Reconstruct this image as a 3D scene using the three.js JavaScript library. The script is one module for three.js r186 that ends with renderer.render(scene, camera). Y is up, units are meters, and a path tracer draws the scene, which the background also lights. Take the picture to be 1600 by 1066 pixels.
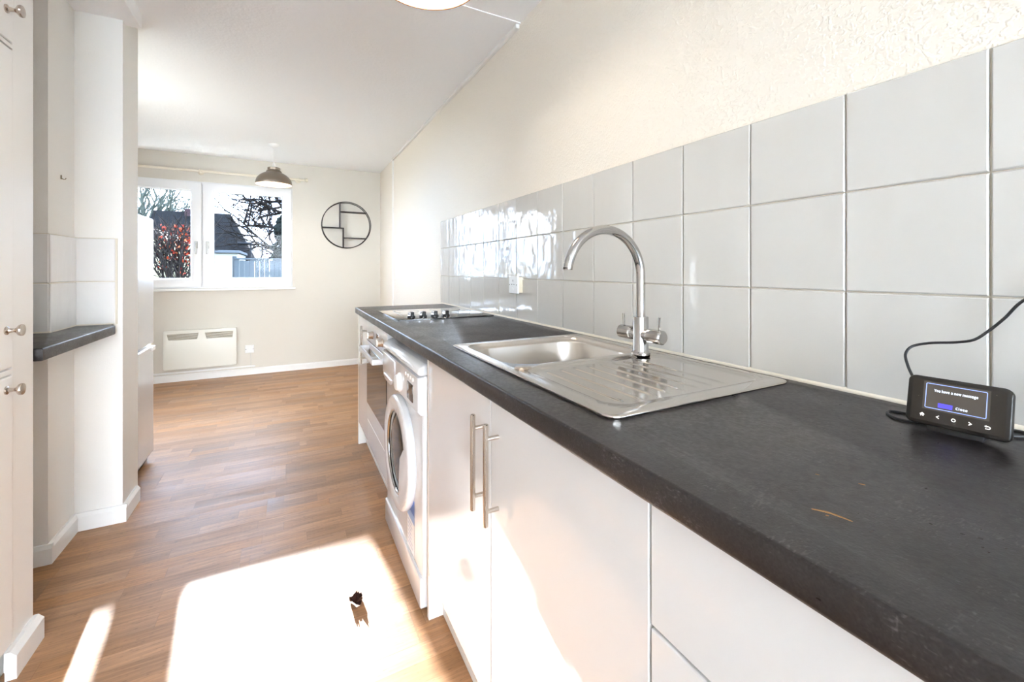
import * as THREE from 'three';
import { RoundedBoxGeometry } from 'three/addons/geometries/RoundedBoxGeometry.js';
import { mergeGeometries, mergeVertices, toCreasedNormals } from 'three/addons/utils/BufferGeometryUtils.js';

// ---------------------------------------------------------------- camera, sky, sun, exposure
// Plan coordinates used below: X to the right, h up from the floor, D depth along the kitchen (world z = -D).
const scene = new THREE.Scene();
const camera = new THREE.PerspectiveCamera(2 * THREE.MathUtils.radToDeg(Math.atan(533 / 665.03)), 1600 / 1066, 0.05, 300);
camera.position.set(0, 1.145, 0);
camera.rotation.y = -0.482334;
camera.setViewOffset(1600, 1066, 0, 111.04, 1600, 1066);       // lens shifted down, verticals stay vertical
scene.add(camera);

const renderer = new THREE.WebGLRenderer();
renderer.toneMapping = THREE.LinearToneMapping;
renderer.toneMappingExposure = 3.5;
renderer.shadowMap.enabled = true;

const SUN = { dir: [-0.105, 0.294, -1], intensity: 26, color: 0xfffdfa };
const sun = new THREE.DirectionalLight(SUN.color, SUN.intensity);
sun.position.set(SUN.dir[0] * 30, SUN.dir[1] * 30, SUN.dir[2] * 30);
sun.target.position.set(0, 0, 0);
sun.shadow.radius = 1.3;
sun.castShadow = true;
Object.assign(sun.shadow.camera, { left: -8, right: 8, top: 8, bottom: -8, near: 1, far: 80 });
sun.shadow.mapSize.set(2048, 2048);
scene.add(sun, sun.target);
const SKY_LEVEL = 11.5;
const PENDANT = { near: 0.1, far: 0.06 };

// ---------------------------------------------------------------- random, noise
function rng(seed) { let s = seed >>> 0; return () => { s = (s + 0x6d2b79f5) >>> 0; let t = Math.imul(s ^ (s >>> 15), 1 | s); t = (t + Math.imul(t ^ (t >>> 7), 61 | t)) ^ t; return ((t ^ (t >>> 14)) >>> 0) / 4294967296; }; }
function hash2(x, y, s) { let n = Math.imul(x, 374761393) + Math.imul(y, 668265263) + Math.imul(s, 2147483647 - 1013); n = Math.imul(n ^ (n >>> 13), 1274126177); return ((n ^ (n >>> 16)) >>> 0) / 4294967296; }
function vnoise(x, y, px, py, s) {                                // value noise that repeats after px, py cells
  const xi = Math.floor(x), yi = Math.floor(y), fx = x - xi, fy = y - yi, u = fx * fx * (3 - 2 * fx), v = fy * fy * (3 - 2 * fy);
  const m = (a, b) => ((a % b) + b) % b, x0 = m(xi, px), x1 = m(xi + 1, px), y0 = m(yi, py), y1 = m(yi + 1, py);
  const a = hash2(x0, y0, s), b = hash2(x1, y0, s), c = hash2(x0, y1, s), d = hash2(x1, y1, s);
  return a + (b - a) * u + (c - a) * v + (a - b - c + d) * u * v;
}
const clamp = (v, a = 0, b = 1) => Math.min(b, Math.max(a, v));
const smooth = (a, b, x) => { const t = clamp((x - a) / (b - a)); return t * t * (3 - 2 * t); };
function dataTex(w, h, fn, { srgb = false, size = 1, sizeY } = {}) {
  const a = new Uint8Array(w * h * 4);
  for (let y = 0; y < h; y++) for (let x = 0; x < w; x++) { const c = fn(x / w, y / h), i = (y * w + x) * 4; if (typeof c === 'number') { a[i] = a[i + 1] = a[i + 2] = clamp(c) * 255; } else { a[i] = clamp(c[0] / 255) * 255; a[i + 1] = clamp(c[1] / 255) * 255; a[i + 2] = clamp(c[2] / 255) * 255; } a[i + 3] = 255; }
  const t = new THREE.DataTexture(a, w, h); t.wrapS = t.wrapT = THREE.RepeatWrapping; t.magFilter = THREE.LinearFilter; t.minFilter = THREE.LinearMipmapLinearFilter; t.generateMipmaps = true;
  if (srgb) t.colorSpace = THREE.SRGBColorSpace;
  t.repeat.set(1 / size, 1 / (sizeY ?? size)); t.needsUpdate = true; return t;
}

// ---------------------------------------------------------------- sky: pale winter air with broken white cloud
{
  const w = 1024, h = 512, a = new Float32Array(w * h * 4);
  for (let y = 0; y < h; y++) for (let x = 0; x < w; x++) {
    const e = (y + 0.5) / h * 180 - 90, k = x / w;
    const n = vnoise(k * 12, e / 9, 12, 64, 3) * 0.5 + vnoise(k * 28, e / 4, 28, 64, 4) * 0.3 + vnoise(k * 64, e / 2, 64, 128, 5) * 0.2;
    const cl = smooth(0.42, 0.68, n), up = clamp(e / 70);
    const b = [0.62 - 0.24 * up, 0.76 - 0.2 * up, 0.98 - 0.08 * up], i = (y * w + x) * 4;
    for (let c = 0; c < 3; c++) a[i + c] = SKY_LEVEL * [0.94, 1, 1.045][c] * (e < 0 ? [0.3, 0.3, 0.28][c] : b[c] * (1 - cl) + [1.06, 1.07, 1.1][c] * cl);
    a[i + 3] = 1;
  }
  const t = new THREE.DataTexture(a, w, h, THREE.RGBAFormat, THREE.FloatType);
  t.mapping = THREE.EquirectangularReflectionMapping; t.magFilter = THREE.LinearFilter; t.needsUpdate = true;
  scene.background = t;
}

// ---------------------------------------------------------------- names, tags, geometry helpers
const V = (X, h, D) => new THREE.Vector3(X, h, -D);
const counts = new Map(), origin = new WeakMap();
function numbered(name) { const n = counts.get(name) ?? 0; counts.set(name, n + 1); return n ? `${name}_${String(n).padStart(3, '0')}` : name; }
function tag(o, label, category, group, kind) { const u = {}; if (label) u.label = label; if (category) u.category = category; if (group) u.group = group; if (kind) u.kind = kind; o.userData = u; return o; }
function thing(name, label, category, [X, h, D], group) {
  const o = new THREE.Group(); o.name = numbered(name); o.position.copy(V(X, h, D)); origin.set(o, o.position.clone()); scene.add(o);
  return tag(o, label, category, group);
}
function structure(name, geo, mat) {
  const o = geo ? new THREE.Mesh(geo, mat) : new THREE.Group(); o.name = name; origin.set(o, new THREE.Vector3()); scene.add(o);
  o.castShadow = o.receiveShadow = true; o.userData = { kind: 'structure' }; return o;
}
// geo is given in room coordinates; the part is stored relative to its parent
function add(parent, name, geo, mat, label, kind) {
  const g = Array.isArray(geo) ? join(geo) : geo, p = origin.get(parent);
  g.translate(-p.x, -p.y, -p.z);
  const m = new THREE.Mesh(g, mat); m.name = name; origin.set(m, p.clone()); m.castShadow = m.receiveShadow = true;
  if (label) m.userData.label = label; if (kind) m.userData.kind = kind;
  parent.add(m); return m;
}
function join(list) { return mergeGeometries(list.map((g) => { const n = g.index ? g.toNonIndexed() : g.clone(); for (const k of Object.keys(n.attributes)) if (!['position', 'normal', 'uv'].includes(k)) n.deleteAttribute(k); if (!n.attributes.uv) uvBox(n); return n; })); }
function uvBox(g) {                                                // uv in metres, across the axis each face looks along
  const p = g.attributes.position, n = g.attributes.normal, uv = new Float32Array(p.count * 2);
  for (let i = 0; i < p.count; i++) {
    const ax = Math.abs(n.getX(i)), ay = Math.abs(n.getY(i)), az = Math.abs(n.getZ(i));
    const q = ax >= ay && ax >= az ? [-p.getZ(i), p.getY(i)] : ay >= az ? [p.getX(i), -p.getZ(i)] : [p.getX(i), p.getY(i)];
    uv[2 * i] = q[0]; uv[2 * i + 1] = q[1];
  }
  g.setAttribute('uv', new THREE.BufferAttribute(uv, 2)); return g;
}
function bx(X0, X1, h0, h1, D0, D1, r = 0, seg = 2) {
  const w = X1 - X0, h = h1 - h0, d = D1 - D0;
  const g = r > 0 ? new RoundedBoxGeometry(w, h, d, seg, Math.min(r, w / 2.01, h / 2.01, d / 2.01)) : new THREE.BoxGeometry(w, h, d);
  g.translate((X0 + X1) / 2, (h0 + h1) / 2, -(D0 + D1) / 2);
  return uvBox(g.index ? g.toNonIndexed() : g);
}
function extrude(shape, t, bevel, seg = 2, curve = 24) {
  const g = new THREE.ExtrudeGeometry(shape, { depth: t - 2 * bevel, bevelEnabled: bevel > 0, bevelSize: bevel, bevelThickness: bevel, bevelOffset: -bevel, bevelSegments: seg, curveSegments: curve });
  g.translate(0, 0, bevel); return g;
}
const basis = (a, b, c, p) => new THREE.Matrix4().makeBasis(a, b, c).setPosition(p);
const EX = new THREE.Vector3(1, 0, 0), EY = new THREE.Vector3(0, 1, 0), EZ = new THREE.Vector3(0, 0, 1), EM = new THREE.Vector3(0, 0, -1);
const soft = (g) => uvBox(toCreasedNormals(g, 0.6));
const exX = (s, X0, t, b = 0, seg, c) => soft(extrude(s, t, b, seg, c).applyMatrix4(basis(EM, EY, EX, V(X0, 0, 0))));           // outline in (D, h), thick along X
const exD = (s, D0, t, b = 0, seg, c) => soft(extrude(s, t, b, seg, c).applyMatrix4(basis(EX, EY, EZ, V(0, 0, D0 + t))));       // outline in (X, h), thick along D
const exH = (s, h0, t, b = 0, seg, c) => soft(extrude(s, t, b, seg, c).applyMatrix4(basis(EX, EM, EY, V(0, h0, 0))));           // outline in (X, D), thick along h
function poly(pts) { const s = new THREE.Shape(); pts.forEach(([x, y], i) => (i ? s.lineTo(x, y) : s.moveTo(x, y))); s.closePath(); return s; }
function rrect(x0, x1, y0, y1, r, T = THREE.Shape) {
  const s = new T(), R = Array.isArray(r) ? r : [r, r, r, r];      // corners: x0y0, x1y0, x1y1, x0y1
  s.moveTo(x0 + R[0], y0); s.lineTo(x1 - R[1], y0); s.absarc(x1 - R[1], y0 + R[1], R[1], -Math.PI / 2, 0); s.lineTo(x1, y1 - R[2]); s.absarc(x1 - R[2], y1 - R[2], R[2], 0, Math.PI / 2);
  s.lineTo(x0 + R[3], y1); s.absarc(x0 + R[3], y1 - R[3], R[3], Math.PI / 2, Math.PI); s.lineTo(x0, y0 + R[0]); s.absarc(x0 + R[0], y0 + R[0], R[0], Math.PI, Math.PI * 1.5); return s;
}
function circle(x, y, r, T = THREE.Shape) { const s = new T(); s.absarc(x, y, r, 0, Math.PI * 2); return s; }
function rod(a, b, r, seg = 16, r2 = r) {                           // a capped round bar between two room points
  const d = b.clone().sub(a), L = d.length(), bv = Math.min(r, r2) * 0.2;
  const g = new THREE.LatheGeometry([[0, 0], [r - bv, 0], [r, bv], [r2, L - bv], [r2 - bv, L], [0, L]].map(([x, y]) => new THREE.Vector2(x, y)), seg);
  g.applyQuaternion(new THREE.Quaternion().setFromUnitVectors(EY, d.normalize())).translate(a.x, a.y, a.z);
  return toCreasedNormals(g, 0.7);
}
function lathe(pts, at, axis = EY, seg = 32) {
  const g = new THREE.LatheGeometry(pts.map(([x, y]) => new THREE.Vector2(x, y)), seg);
  g.applyQuaternion(new THREE.Quaternion().setFromUnitVectors(EY, axis.clone().normalize())).translate(at.x, at.y, at.z);
  return toCreasedNormals(g, 0.7);
}
function tube(pts, r, n = 64, seg = 10, closed = false) { return new THREE.TubeGeometry(new THREE.CatmullRomCurve3(pts, closed, 'centripetal'), n, r, seg, closed).toNonIndexed(); }

// ---------------------------------------------------------------- textures and materials
const mat = (name, color, rough, o = {}) => { const m = new (o.phys ? THREE.MeshPhysicalMaterial : THREE.MeshStandardMaterial)({ color, roughness: rough, metalness: o.metal ?? 0 }); const { phys, metal, ...rest } = o; Object.assign(m, rest); m.name = name; return m; };
const woodchip = dataTex(512, 512, (x, y) => { const n = vnoise(x * 40, y * 40, 40, 40, 11) * 0.6 + vnoise(x * 90, y * 90, 90, 90, 12) * 0.4; return smooth(0.42, 0.75, n); }, { size: 0.25 });
const stipple = dataTex(512, 512, (x, y) => vnoise(x * 60, y * 60, 60, 60, 21) * 0.6 + vnoise(x * 128, y * 128, 128, 128, 22) * 0.4, { size: 0.7 });
const tileWave = dataTex(512, 512, (x, y) => vnoise(x * 9, y * 5, 9, 5, 31) * 0.65 + vnoise(x * 18, y * 11, 18, 11, 32) * 0.28 + vnoise(x * 40, y * 30, 40, 30, 33) * 0.07, { size: 0.41 });
const fine = dataTex(512, 512, (x, y) => vnoise(x * 128, y * 128, 128, 128, 41) * 0.5 + vnoise(x * 256, y * 256, 256, 256, 42) * 0.5, { size: 0.3 });
const brushed = dataTex(512, 512, (x, y) => vnoise(x * 6, y * 220, 6, 220, 51) * 0.6 + vnoise(x * 14, y * 440, 14, 440, 52) * 0.4, { size: 0.25 });
const smudge = dataTex(512, 512, (x, y) => { const n = vnoise(x * 5, y * 5, 5, 5, 61) * 0.5 + vnoise(x * 13, y * 13, 13, 13, 62) * 0.3 + vnoise(x * 60, y * 8, 60, 8, 63) * 0.2; return 0.42 + 0.5 * n; }, { size: 0.9 });
const slate = dataTex(1024, 1024, (x, y) => {
  const big = vnoise(x * 10, y * 10, 10, 10, 71) * 0.5 + vnoise(x * 27, y * 27, 27, 27, 72) * 0.5;
  const g = vnoise(x * 300, y * 300, 300, 300, 73), f = vnoise(x * 512, y * 512, 512, 512, 77);
  const vein = smooth(0.74, 0.9, vnoise(x * 150 + y * 34, y * 420, 184 * 1000, 420, 74) * 0.72 + big * 0.34), fl = smooth(0.82, 0.95, vnoise(x * 240, y * 200, 240, 200, 75));
  const k = 33 + 11 * (big - 0.5) + 13 * (g - 0.5) + 14 * (f - 0.5) + 30 * vein + 26 * fl * smooth(0.4, 0.7, big);
  return [k + 3.5, k - 0.5, k - 0.5];
}, { srgb: true, size: 0.62 });
const slateRough = dataTex(512, 512, (x, y) => 0.25 + 0.1 * vnoise(x * 9, y * 9, 9, 9, 78) + 0.1 * vnoise(x * 120, y * 120, 120, 120, 79), { size: 0.62 });

const BOARD = { w: 0.194, l: 1.29, rows: 12 };
function boardAtlas() {                                              // twelve laminate boards, each printed with three rows of oak strips
  const W = 2048, H = 2016, R = rng(7), strips = [];
  for (let b = 0; b < BOARD.rows * 3; b++) { let x = -R() * 0.4; const row = []; while (x < 1.3) { const l = 0.24 + 0.3 * R(); row.push([x, x + l, R(), R(), Math.floor(R() * 999)]); x += l; } strips.push(row); }
  return dataTex(W, H, (x, y) => {
    const m = x * BOARD.l, sr = Math.min(35, Math.floor(y * 36)), fy = y * 36 - sr, st = strips[sr].find((s) => m >= s[0] && m < s[1]) ?? strips[sr][0], sd = st[4];
    const wob = vnoise(m * 3, sr * 3 + fy * 1.5, 997, 997, sd) - 0.5;
    const grain = vnoise(m * 7, fy * 11 + wob * 3, 997, 997, sd + 1) * 0.55 + vnoise(m * 26, fy * 30 + wob * 4, 997, 997, sd + 2) * 0.45, fleck = smooth(0.78, 0.92, vnoise(m * 60, fy * 34, 997, 997, sd + 3));
    const tone = 0.9 + 0.17 * st[2], k = tone * (0.88 + 0.24 * grain) * (1 - 0.13 * fleck) * (fy < 0.02 || fy > 0.985 ? 0.93 : 1) * (m - st[0] < 0.0016 ? 0.9 : 1), hue = st[3];
    return [174 * k, (126 + 6 * hue) * k, (81 + 14 * hue) * k];
  }, { srgb: true, size: 1 });
}
const floorRough = dataTex(512, 512, (x, y) => 0.33 + 0.1 * vnoise(x * 4, y * 60, 4, 60, 91) + 0.1 * vnoise(x * 7, y * 7, 7, 7, 92), { size: 1.3 });
const M = {
  wallCream: mat('cream textured wall paint', 0xf4ecde, 0.75, { bumpMap: woodchip, bumpScale: 0.0008 }),
  wallPlain: mat('cream wall paint', 0xf4f1ea, 0.7, { bumpMap: fine, bumpScale: 0.0003 }),
  ceiling: mat('white ceiling paint', 0xfafaf9, 0.85, { bumpMap: stipple, bumpScale: 0.0008 }),
  gloss: mat('white gloss paint', 0xf3f1ec, 0.25),
  tile: mat('white glazed tile', 0xd5d2cb, 0.07, { bumpMap: tileWave, bumpScale: 0.0022 }),
  grout: mat('cream grout', 0xe2dac9, 0.9, { bumpMap: fine, bumpScale: 0.0006 }),
  sealant: mat('cream sealant', 0xeae2d0, 0.45),
  door: mat('white gloss door', 0xe4e3e1, 0.13, { phys: true, clearcoat: 0.6, clearcoatRoughness: 0.05 }),
  carcass: mat('white melamine', 0xefece6, 0.4),
  slate: mat('dark slate print laminate', 0xffffff, 1, { map: slate, roughnessMap: slateRough, bumpMap: fine, bumpScale: 0.00012 }),
  floor: mat('oak strip laminate', 0xffffff, 1, { map: boardAtlas(), roughnessMap: floorRough }),
  floorEdge: mat('laminate edge', 0x6e4f33, 0.8),
  steel: mat('polished stainless steel', 0xd2cdc6, 0.2, { metal: 1, roughnessMap: smudge, bumpMap: brushed, bumpScale: 0.00002 }),
  steelBowl: mat('satin stainless steel', 0xc6c0b8, 0.3, { metal: 1, bumpMap: brushed, bumpScale: 0.00004 }),
  chrome: mat('chrome', 0xb9b7b5, 0.08, { metal: 1 }),
  nickel: mat('brushed nickel', 0xc9bfb4, 0.27, { metal: 1 }),
  pull: mat('grey metal window pull', 0xb4b3af, 0.35, { metal: 0.5 }),
  white: mat('white enamel', 0xd9d9d9, 0.22, { phys: true, clearcoat: 0.5, clearcoatRoughness: 0.06 }),
  whitePlastic: mat('white plastic', 0xf0efec, 0.35),
  ivory: mat('ivory plastic', 0xe7dcc4, 0.45),
  heater: mat('off white enamelled steel', 0xe9e7dc, 0.4),
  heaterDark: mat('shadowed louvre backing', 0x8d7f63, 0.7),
  upvc: mat('white window plastic', 0xf4f4f4, 0.3),
  rubber: mat('black rubber', 0x1c1c1c, 0.7),
  glass: mat('window glass', 0xffffff, 0.0, { phys: true, transmission: 1, thickness: 0, ior: 1.5 }),
  tinted: mat('window glass greyed to dim outside', 0xcfd1d3, 0.0, { phys: true, transmission: 1, thickness: 0, ior: 1.5, specularIntensity: 0.12 }),  // grey in the pane colour dims the bright view and sky
  blackGlass: mat('black ceramic glass', 0x0a0a0b, 0.03, { phys: true, clearcoat: 1, clearcoatRoughness: 0.02 }),
  ovenGlass: mat('dark oven glass', 0x1d1916, 0.05),
  porthole: mat('dark porthole glass', 0x3a3632, 0.08),
  black: mat('black plastic', 0x18181a, 0.4),
  device: mat('black satin plastic', 0x17130f, 0.42),
  pole: mat('cream painted pole', 0xece3cf, 0.45),
  bronze: mat('antique pewter', 0x8c8073, 0.36, { metal: 0.85 }),
  shadeInside: mat('white shade lining', 0xfbf3e6, 0.6),
  copper: mat('copper edge', 0xa9754f, 0.35, { metal: 0.8 }),
  wire: mat('dark grey metal', 0x3c3734, 0.5, { metal: 0.4 }),
  knobMetal: mat('satin nickel knob', 0xc4bab0, 0.22, { metal: 1 }),
};

// ================================================================ LARGE STRUCTURE
const CEIL = 2.355, FAR = 5.47, RW = 1.006;
// floor: subfloor slabs with laminate boards laid across the room
const floor = structure('floor');
add(floor, 'subfloor', [bx(-3.0, 1.3, -0.2, -0.01, -4.2, 5.75), bx(-3.0, 1.3, -0.012, -0.001, -4.2, 0.9)], M.floorEdge);
{
  const variants = [];
  for (let i = 0; i < BOARD.rows; i++) for (const off of [0]) {
    const g = new THREE.BoxGeometry(BOARD.l - 0.0006, 0.011, BOARD.w - 0.0006).toNonIndexed(), p = g.attributes.position, uv = g.attributes.uv;
    for (let k = 0; k < p.count; k++) uv.setXY(k, p.getX(k) / BOARD.l + 0.5 + off, (i + 0.02 + 0.96 * (p.getZ(k) / BOARD.w + 0.5)) / BOARD.rows);
    variants.push(g);
  }
  const R = rng(19); let n = 0;
  for (let D = 0.9 + BOARD.w / 2; D < FAR; D += BOARD.w, n++) {
    const shift = -((n * 0.47) % 1) * BOARD.l;
    for (let X = -2.3 + shift + BOARD.l / 2; X - BOARD.l / 2 < 1.0; X += BOARD.l) {
      if (X + BOARD.l / 2 < (D < 3.4 ? -0.95 : -2.3)) continue;
      const m = new THREE.Mesh(variants[Math.floor(R() * variants.length)], M.floor);
      m.name = numbered('plank'); m.position.copy(V(X, -0.0055, D)); m.castShadow = m.receiveShadow = true;
      if (R() < 0.5) m.rotation.y = Math.PI;
      floor.add(m);
    }
  }
}
structure('ceiling', join([bx(-3.0, 1.3, CEIL, CEIL + 0.2, 1.83, 5.75), bx(-3.0, 1.3, CEIL + 0.004, CEIL + 0.2, -4.2, 1.83)]), M.ceiling);
structure('trim_1', bx(-1.5, -0.617, 2.285, CEIL + 0.004, -2.2, 2.6, 0.004), M.ceiling);                 // dropped soffit over the alcove
const wallRight = structure('wall_right');
add(wallRight, 'plaster', bx(RW, RW + 0.25, 0, CEIL + 0.05, -4.2, 5.75), M.wallCream);
structure('trim_2', join([bx(0.985, RW, CEIL - 0.022, CEIL, 1.84, 4.69, 0.004)]), M.gloss);             // ceiling bead
structure('trim_3', bx(0.992, RW, 0.0, CEIL, 4.685, 4.71, 0.003), M.wallPlain);                         // upright bead
// far wall with its window opening
const WX0 = -1.65, WX1 = 0.034, WH0 = 0.953, WH1 = 2.072;
structure('wall_far', join([bx(-3.0, WX0, 0, CEIL, FAR, FAR + 0.26), bx(WX1, RW, 0, CEIL, FAR, FAR + 0.26), bx(WX0, WX1, 0, WH0, FAR, FAR + 0.26), bx(WX0, WX1, WH1, CEIL, FAR, FAR + 0.26)]), mat('warm cream wall paint', 0xddd7cb, 0.7, { bumpMap: fine, bumpScale: 0.0003 }));
structure('wall_back', join([bx(-3.0, -1.2, 0, CEIL + 0.05, -4.2, -4), bx(0.95, RW, 0, CEIL + 0.05, -4.2, -4), bx(-1.2, 0.95, 2.3, CEIL + 0.05, -4.2, -4), bx(-1.2, 0.95, 0, 0.04, -4.2, -4)]), M.wallPlain);
// left walls: alcove steps, boxed pillar, partition behind the fridge, living room side
const wallLeft = structure('wall_left');
add(wallLeft, 'plaster', exH(poly([[-1.5, 2.315], [-0.835, 2.315], [-0.835, 2.545], [-0.673, 2.545], [-0.673, 2.765], [-1.5, 2.765]]), 0, CEIL, 0.002), M.wallPlain);
structure('wall_side', join([bx(-1.6, -1.45, 0, CEIL + 0.05, -4.2, 2.95), bx(-1.6, -1.45, 0, 1.5, 2.95, 3.75), bx(-1.6, -1.45, 2.25, CEIL + 0.02, 2.95, 3.75), bx(-1.6, -1.45, 0, CEIL + 0.02, 3.75, 4.0), bx(-3.0, -1.6, 0, CEIL, 3.9, 4.0), bx(-3.1, -2.9, 0, CEIL, 3.95, 5.75)]), mat('wall paint greyed to cut bounce', 0xa9a49a, 0.8));  // out of view, colour greyed to cut light bounced onto the far wall
// skirting boards
const skProfile = (t, h) => poly([[0, 0], [t, 0], [t, h - 0.014], [t * 0.45, h], [0, h]]);
function skirtRun(a, b, n, t = 0.017, h = 0.075) {                   // a, b: ends of the run on the wall face (X, D); n: outward normal (X, D)
  const A = V(a[0], 0, a[1]), B = V(b[0], 0, b[1]), dir = B.clone().sub(A), L = dir.length(); dir.normalize();
  const N = new THREE.Vector3(n[0], 0, -n[1]); let g = extrude(skProfile(t, h), L, 0);
  if (new THREE.Vector3().crossVectors(N, EY).dot(dir) < 0) { g.applyMatrix4(basis(N, EY, dir.clone().negate(), B)); } else g.applyMatrix4(basis(N, EY, dir, A));
  return uvBox(toCreasedNormals(g, 0.4));
}
structure('baseboard_far', skirtRun([-2.9, FAR], [RW, FAR], [0, -1], 0.018, 0.07), M.gloss);
structure('baseboard_left', join([skirtRun([-1.4, 2.315], [-0.818, 2.315], [0, -1]), skirtRun([-0.835, 2.3152], [-0.835, 2.545], [1, 0]), skirtRun([-0.835, 2.545], [-0.656, 2.545], [0, -1]), skirtRun([-0.673, 2.5452], [-0.673, 2.735], [1, 0])]), M.gloss);
structure('baseboard_right', skirtRun([RW, 3.0], [RW, FAR], [-1, 0], 0.018, 0.07), M.gloss);
structure('trim_4', bx(-2.9, -0.33, 0.082, 0.098, FAR - 0.012, FAR, 0.002), M.whitePlastic);            // cable trunking above the skirting

// window: two inward sashes in one white frame
const win = structure('window_1');
{
  const D0 = FAR - 0.004, frame = (x0, x1, y0, y1, w) => { const s = poly([[x0, y0], [x1, y0], [x1, y1], [x0, y1]]); s.holes.push(poly([[x0 + w, y0 + w], [x0 + w, y1 - w], [x1 - w, y1 - w], [x1 - w, y0 + w]])); return s; };
  add(win, 'window_frame', exD(frame(WX0, WX1, WH0, WH1, 0.03), D0 + 0.004, 0.075, 0.002), M.upvc);
  add(win, 'mullion', bx(-0.83, -0.786, WH0 + 0.028, WH1 - 0.028, D0 + 0.02, D0 + 0.075), M.upvc);
  for (const [x0, x1] of [[WX0 + 0.008, -0.813], [-0.803, WX1 - 0.01]]) {
    const y0 = WH0 + 0.012, y1 = WH1 - 0.01, sash = add(win, 'sash', exD(frame(x0, x1, y0, y1, 0.085), D0 - 0.012, 0.05, 0.006, 3), M.upvc);
    add(sash, 'bead', exD(frame(x0 + 0.08, x1 - 0.08, y0 + 0.08, y1 - 0.08, 0.016), D0 + 0.006, 0.02, 0.003), M.upvc);
    add(sash, 'gasket', exD(frame(x0 + 0.094, x1 - 0.094, y0 + 0.094, y1 - 0.094, 0.004), D0 + 0.017, 0.01), M.rubber);
    add(sash, 'pane', bx(x0 + 0.09, x1 - 0.09, y0 + 0.09, y1 - 0.09, D0 + 0.022, D0 + 0.0225), M.tinted);
    const hx = x0 < -1 ? -0.858 : -0.76;
    add(sash, 'handle', [bx(hx - 0.014, hx + 0.014, 1.37, 1.445, D0 - 0.024, D0 - 0.012, 0.005), bx(hx - 0.01, hx + 0.01, 1.395, 1.425, D0 - 0.05, D0 - 0.02, 0.006), bx(hx - 0.009, hx + 0.009, 1.31, 1.425, D0 - 0.056, D0 - 0.042, 0.006)], M.pull);
  }
  add(win, 'window_sill', bx(WX0 - 0.03, WX1 + 0.03, WH0 - 0.026, WH0 - 0.002, FAR - 0.045, FAR + 0.02, 0.006), M.gloss);
}
// glazed opening of the room behind the camera
const win2 = structure('window_2');
{
  const s = poly([[-1.2, 0.04], [0.95, 0.04], [0.95, 2.3], [-1.2, 2.3]]), H = (a, b) => new THREE.Path([[a, 0.11], [b, 0.11], [b, 2.23], [a, 2.23]].map(([x, y]) => new THREE.Vector2(x, y)));
  s.holes.push(H(-1.13, -0.16), H(-0.09, 0.88));
  add(win2, 'window_frame', exD(s, -4.13, 0.07, 0.004), M.upvc);
  for (const x of [-1.14, -0.1]) add(win2, 'pane', bx(x, x + 0.99, 0.1, 2.24, -4.1, -4.096), M.glass);
}
structure('ground_1', bx(-8, 8, -0.3, -0.02, -16, -4.25), mat('pale stone paving', 0xe2ded6, 0.9));  // added unseen slab, kept pale to bounce daylight up to the ceiling

// added side window, unseen behind the pillar, to light the right wall and ceiling
const addedWin3 = structure('added_window_3');
{
  const s = poly([[2.95, 1.5], [3.75, 1.5], [3.75, 2.25], [2.95, 2.25]]); s.holes.push(new THREE.Path([[3.0, 1.55], [3.7, 1.55], [3.7, 2.2], [3.0, 2.2]].map(([x, y]) => new THREE.Vector2(x, y))));
  add(addedWin3, 'window_frame', exX(s, -1.56, 0.06, 0.004), M.upvc);
  add(addedWin3, 'pane', bx(-1.532, -1.528, 1.54, 2.21, 2.99, 3.71), M.glass);
}

// wall tiles: real tiles with pillowed edges set in grout
function tileGeometry(sx, sy, t, du, dv) {                            // outline centred on 0, face towards +z
  const e = 0.0022, a = sx / 2, b = sy / 2, P = [], q = (p0, p1, p2, p3) => P.push(...p0, ...p1, ...p2, ...p0, ...p2, ...p3);
  const F = [[-a + e, -b + e, t], [a - e, -b + e, t], [a - e, b - e, t], [-a + e, b - e, t]], S = [[-a, -b, t - e], [a, -b, t - e], [a, b, t - e], [-a, b, t - e]], B = [[-a, -b, 0], [a, -b, 0], [a, b, 0], [-a, b, 0]];
  q(...F); for (let i = 0; i < 4; i++) { const j = (i + 1) % 4; q(S[i], S[j], F[j], F[i]); q(B[i], B[j], S[j], S[i]); }
  const g = new THREE.BufferGeometry(); g.setAttribute('position', new THREE.Float32BufferAttribute(P, 3)); g.computeVertexNormals();
  const uv = []; for (let i = 0; i < P.length; i += 3) uv.push(P[i] + du, P[i + 1] + dv); g.setAttribute('uv', new THREE.Float32BufferAttribute(uv, 2)); return g;
}
function pickTile(parent, geos, R, p, normal, sx = 1, tm = M.tile) {
  const m = new THREE.Mesh(geos[Math.floor(R() * geos.length)], tm); m.name = numbered('tile'); m.position.copy(p);
  m.quaternion.setFromUnitVectors(EZ, normal); m.rotateX((R() - 0.5) * 0.006); m.rotateY((R() - 0.5) * 0.006); m.scale.x = sx; m.castShadow = m.receiveShadow = true; parent.add(m);
}
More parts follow.
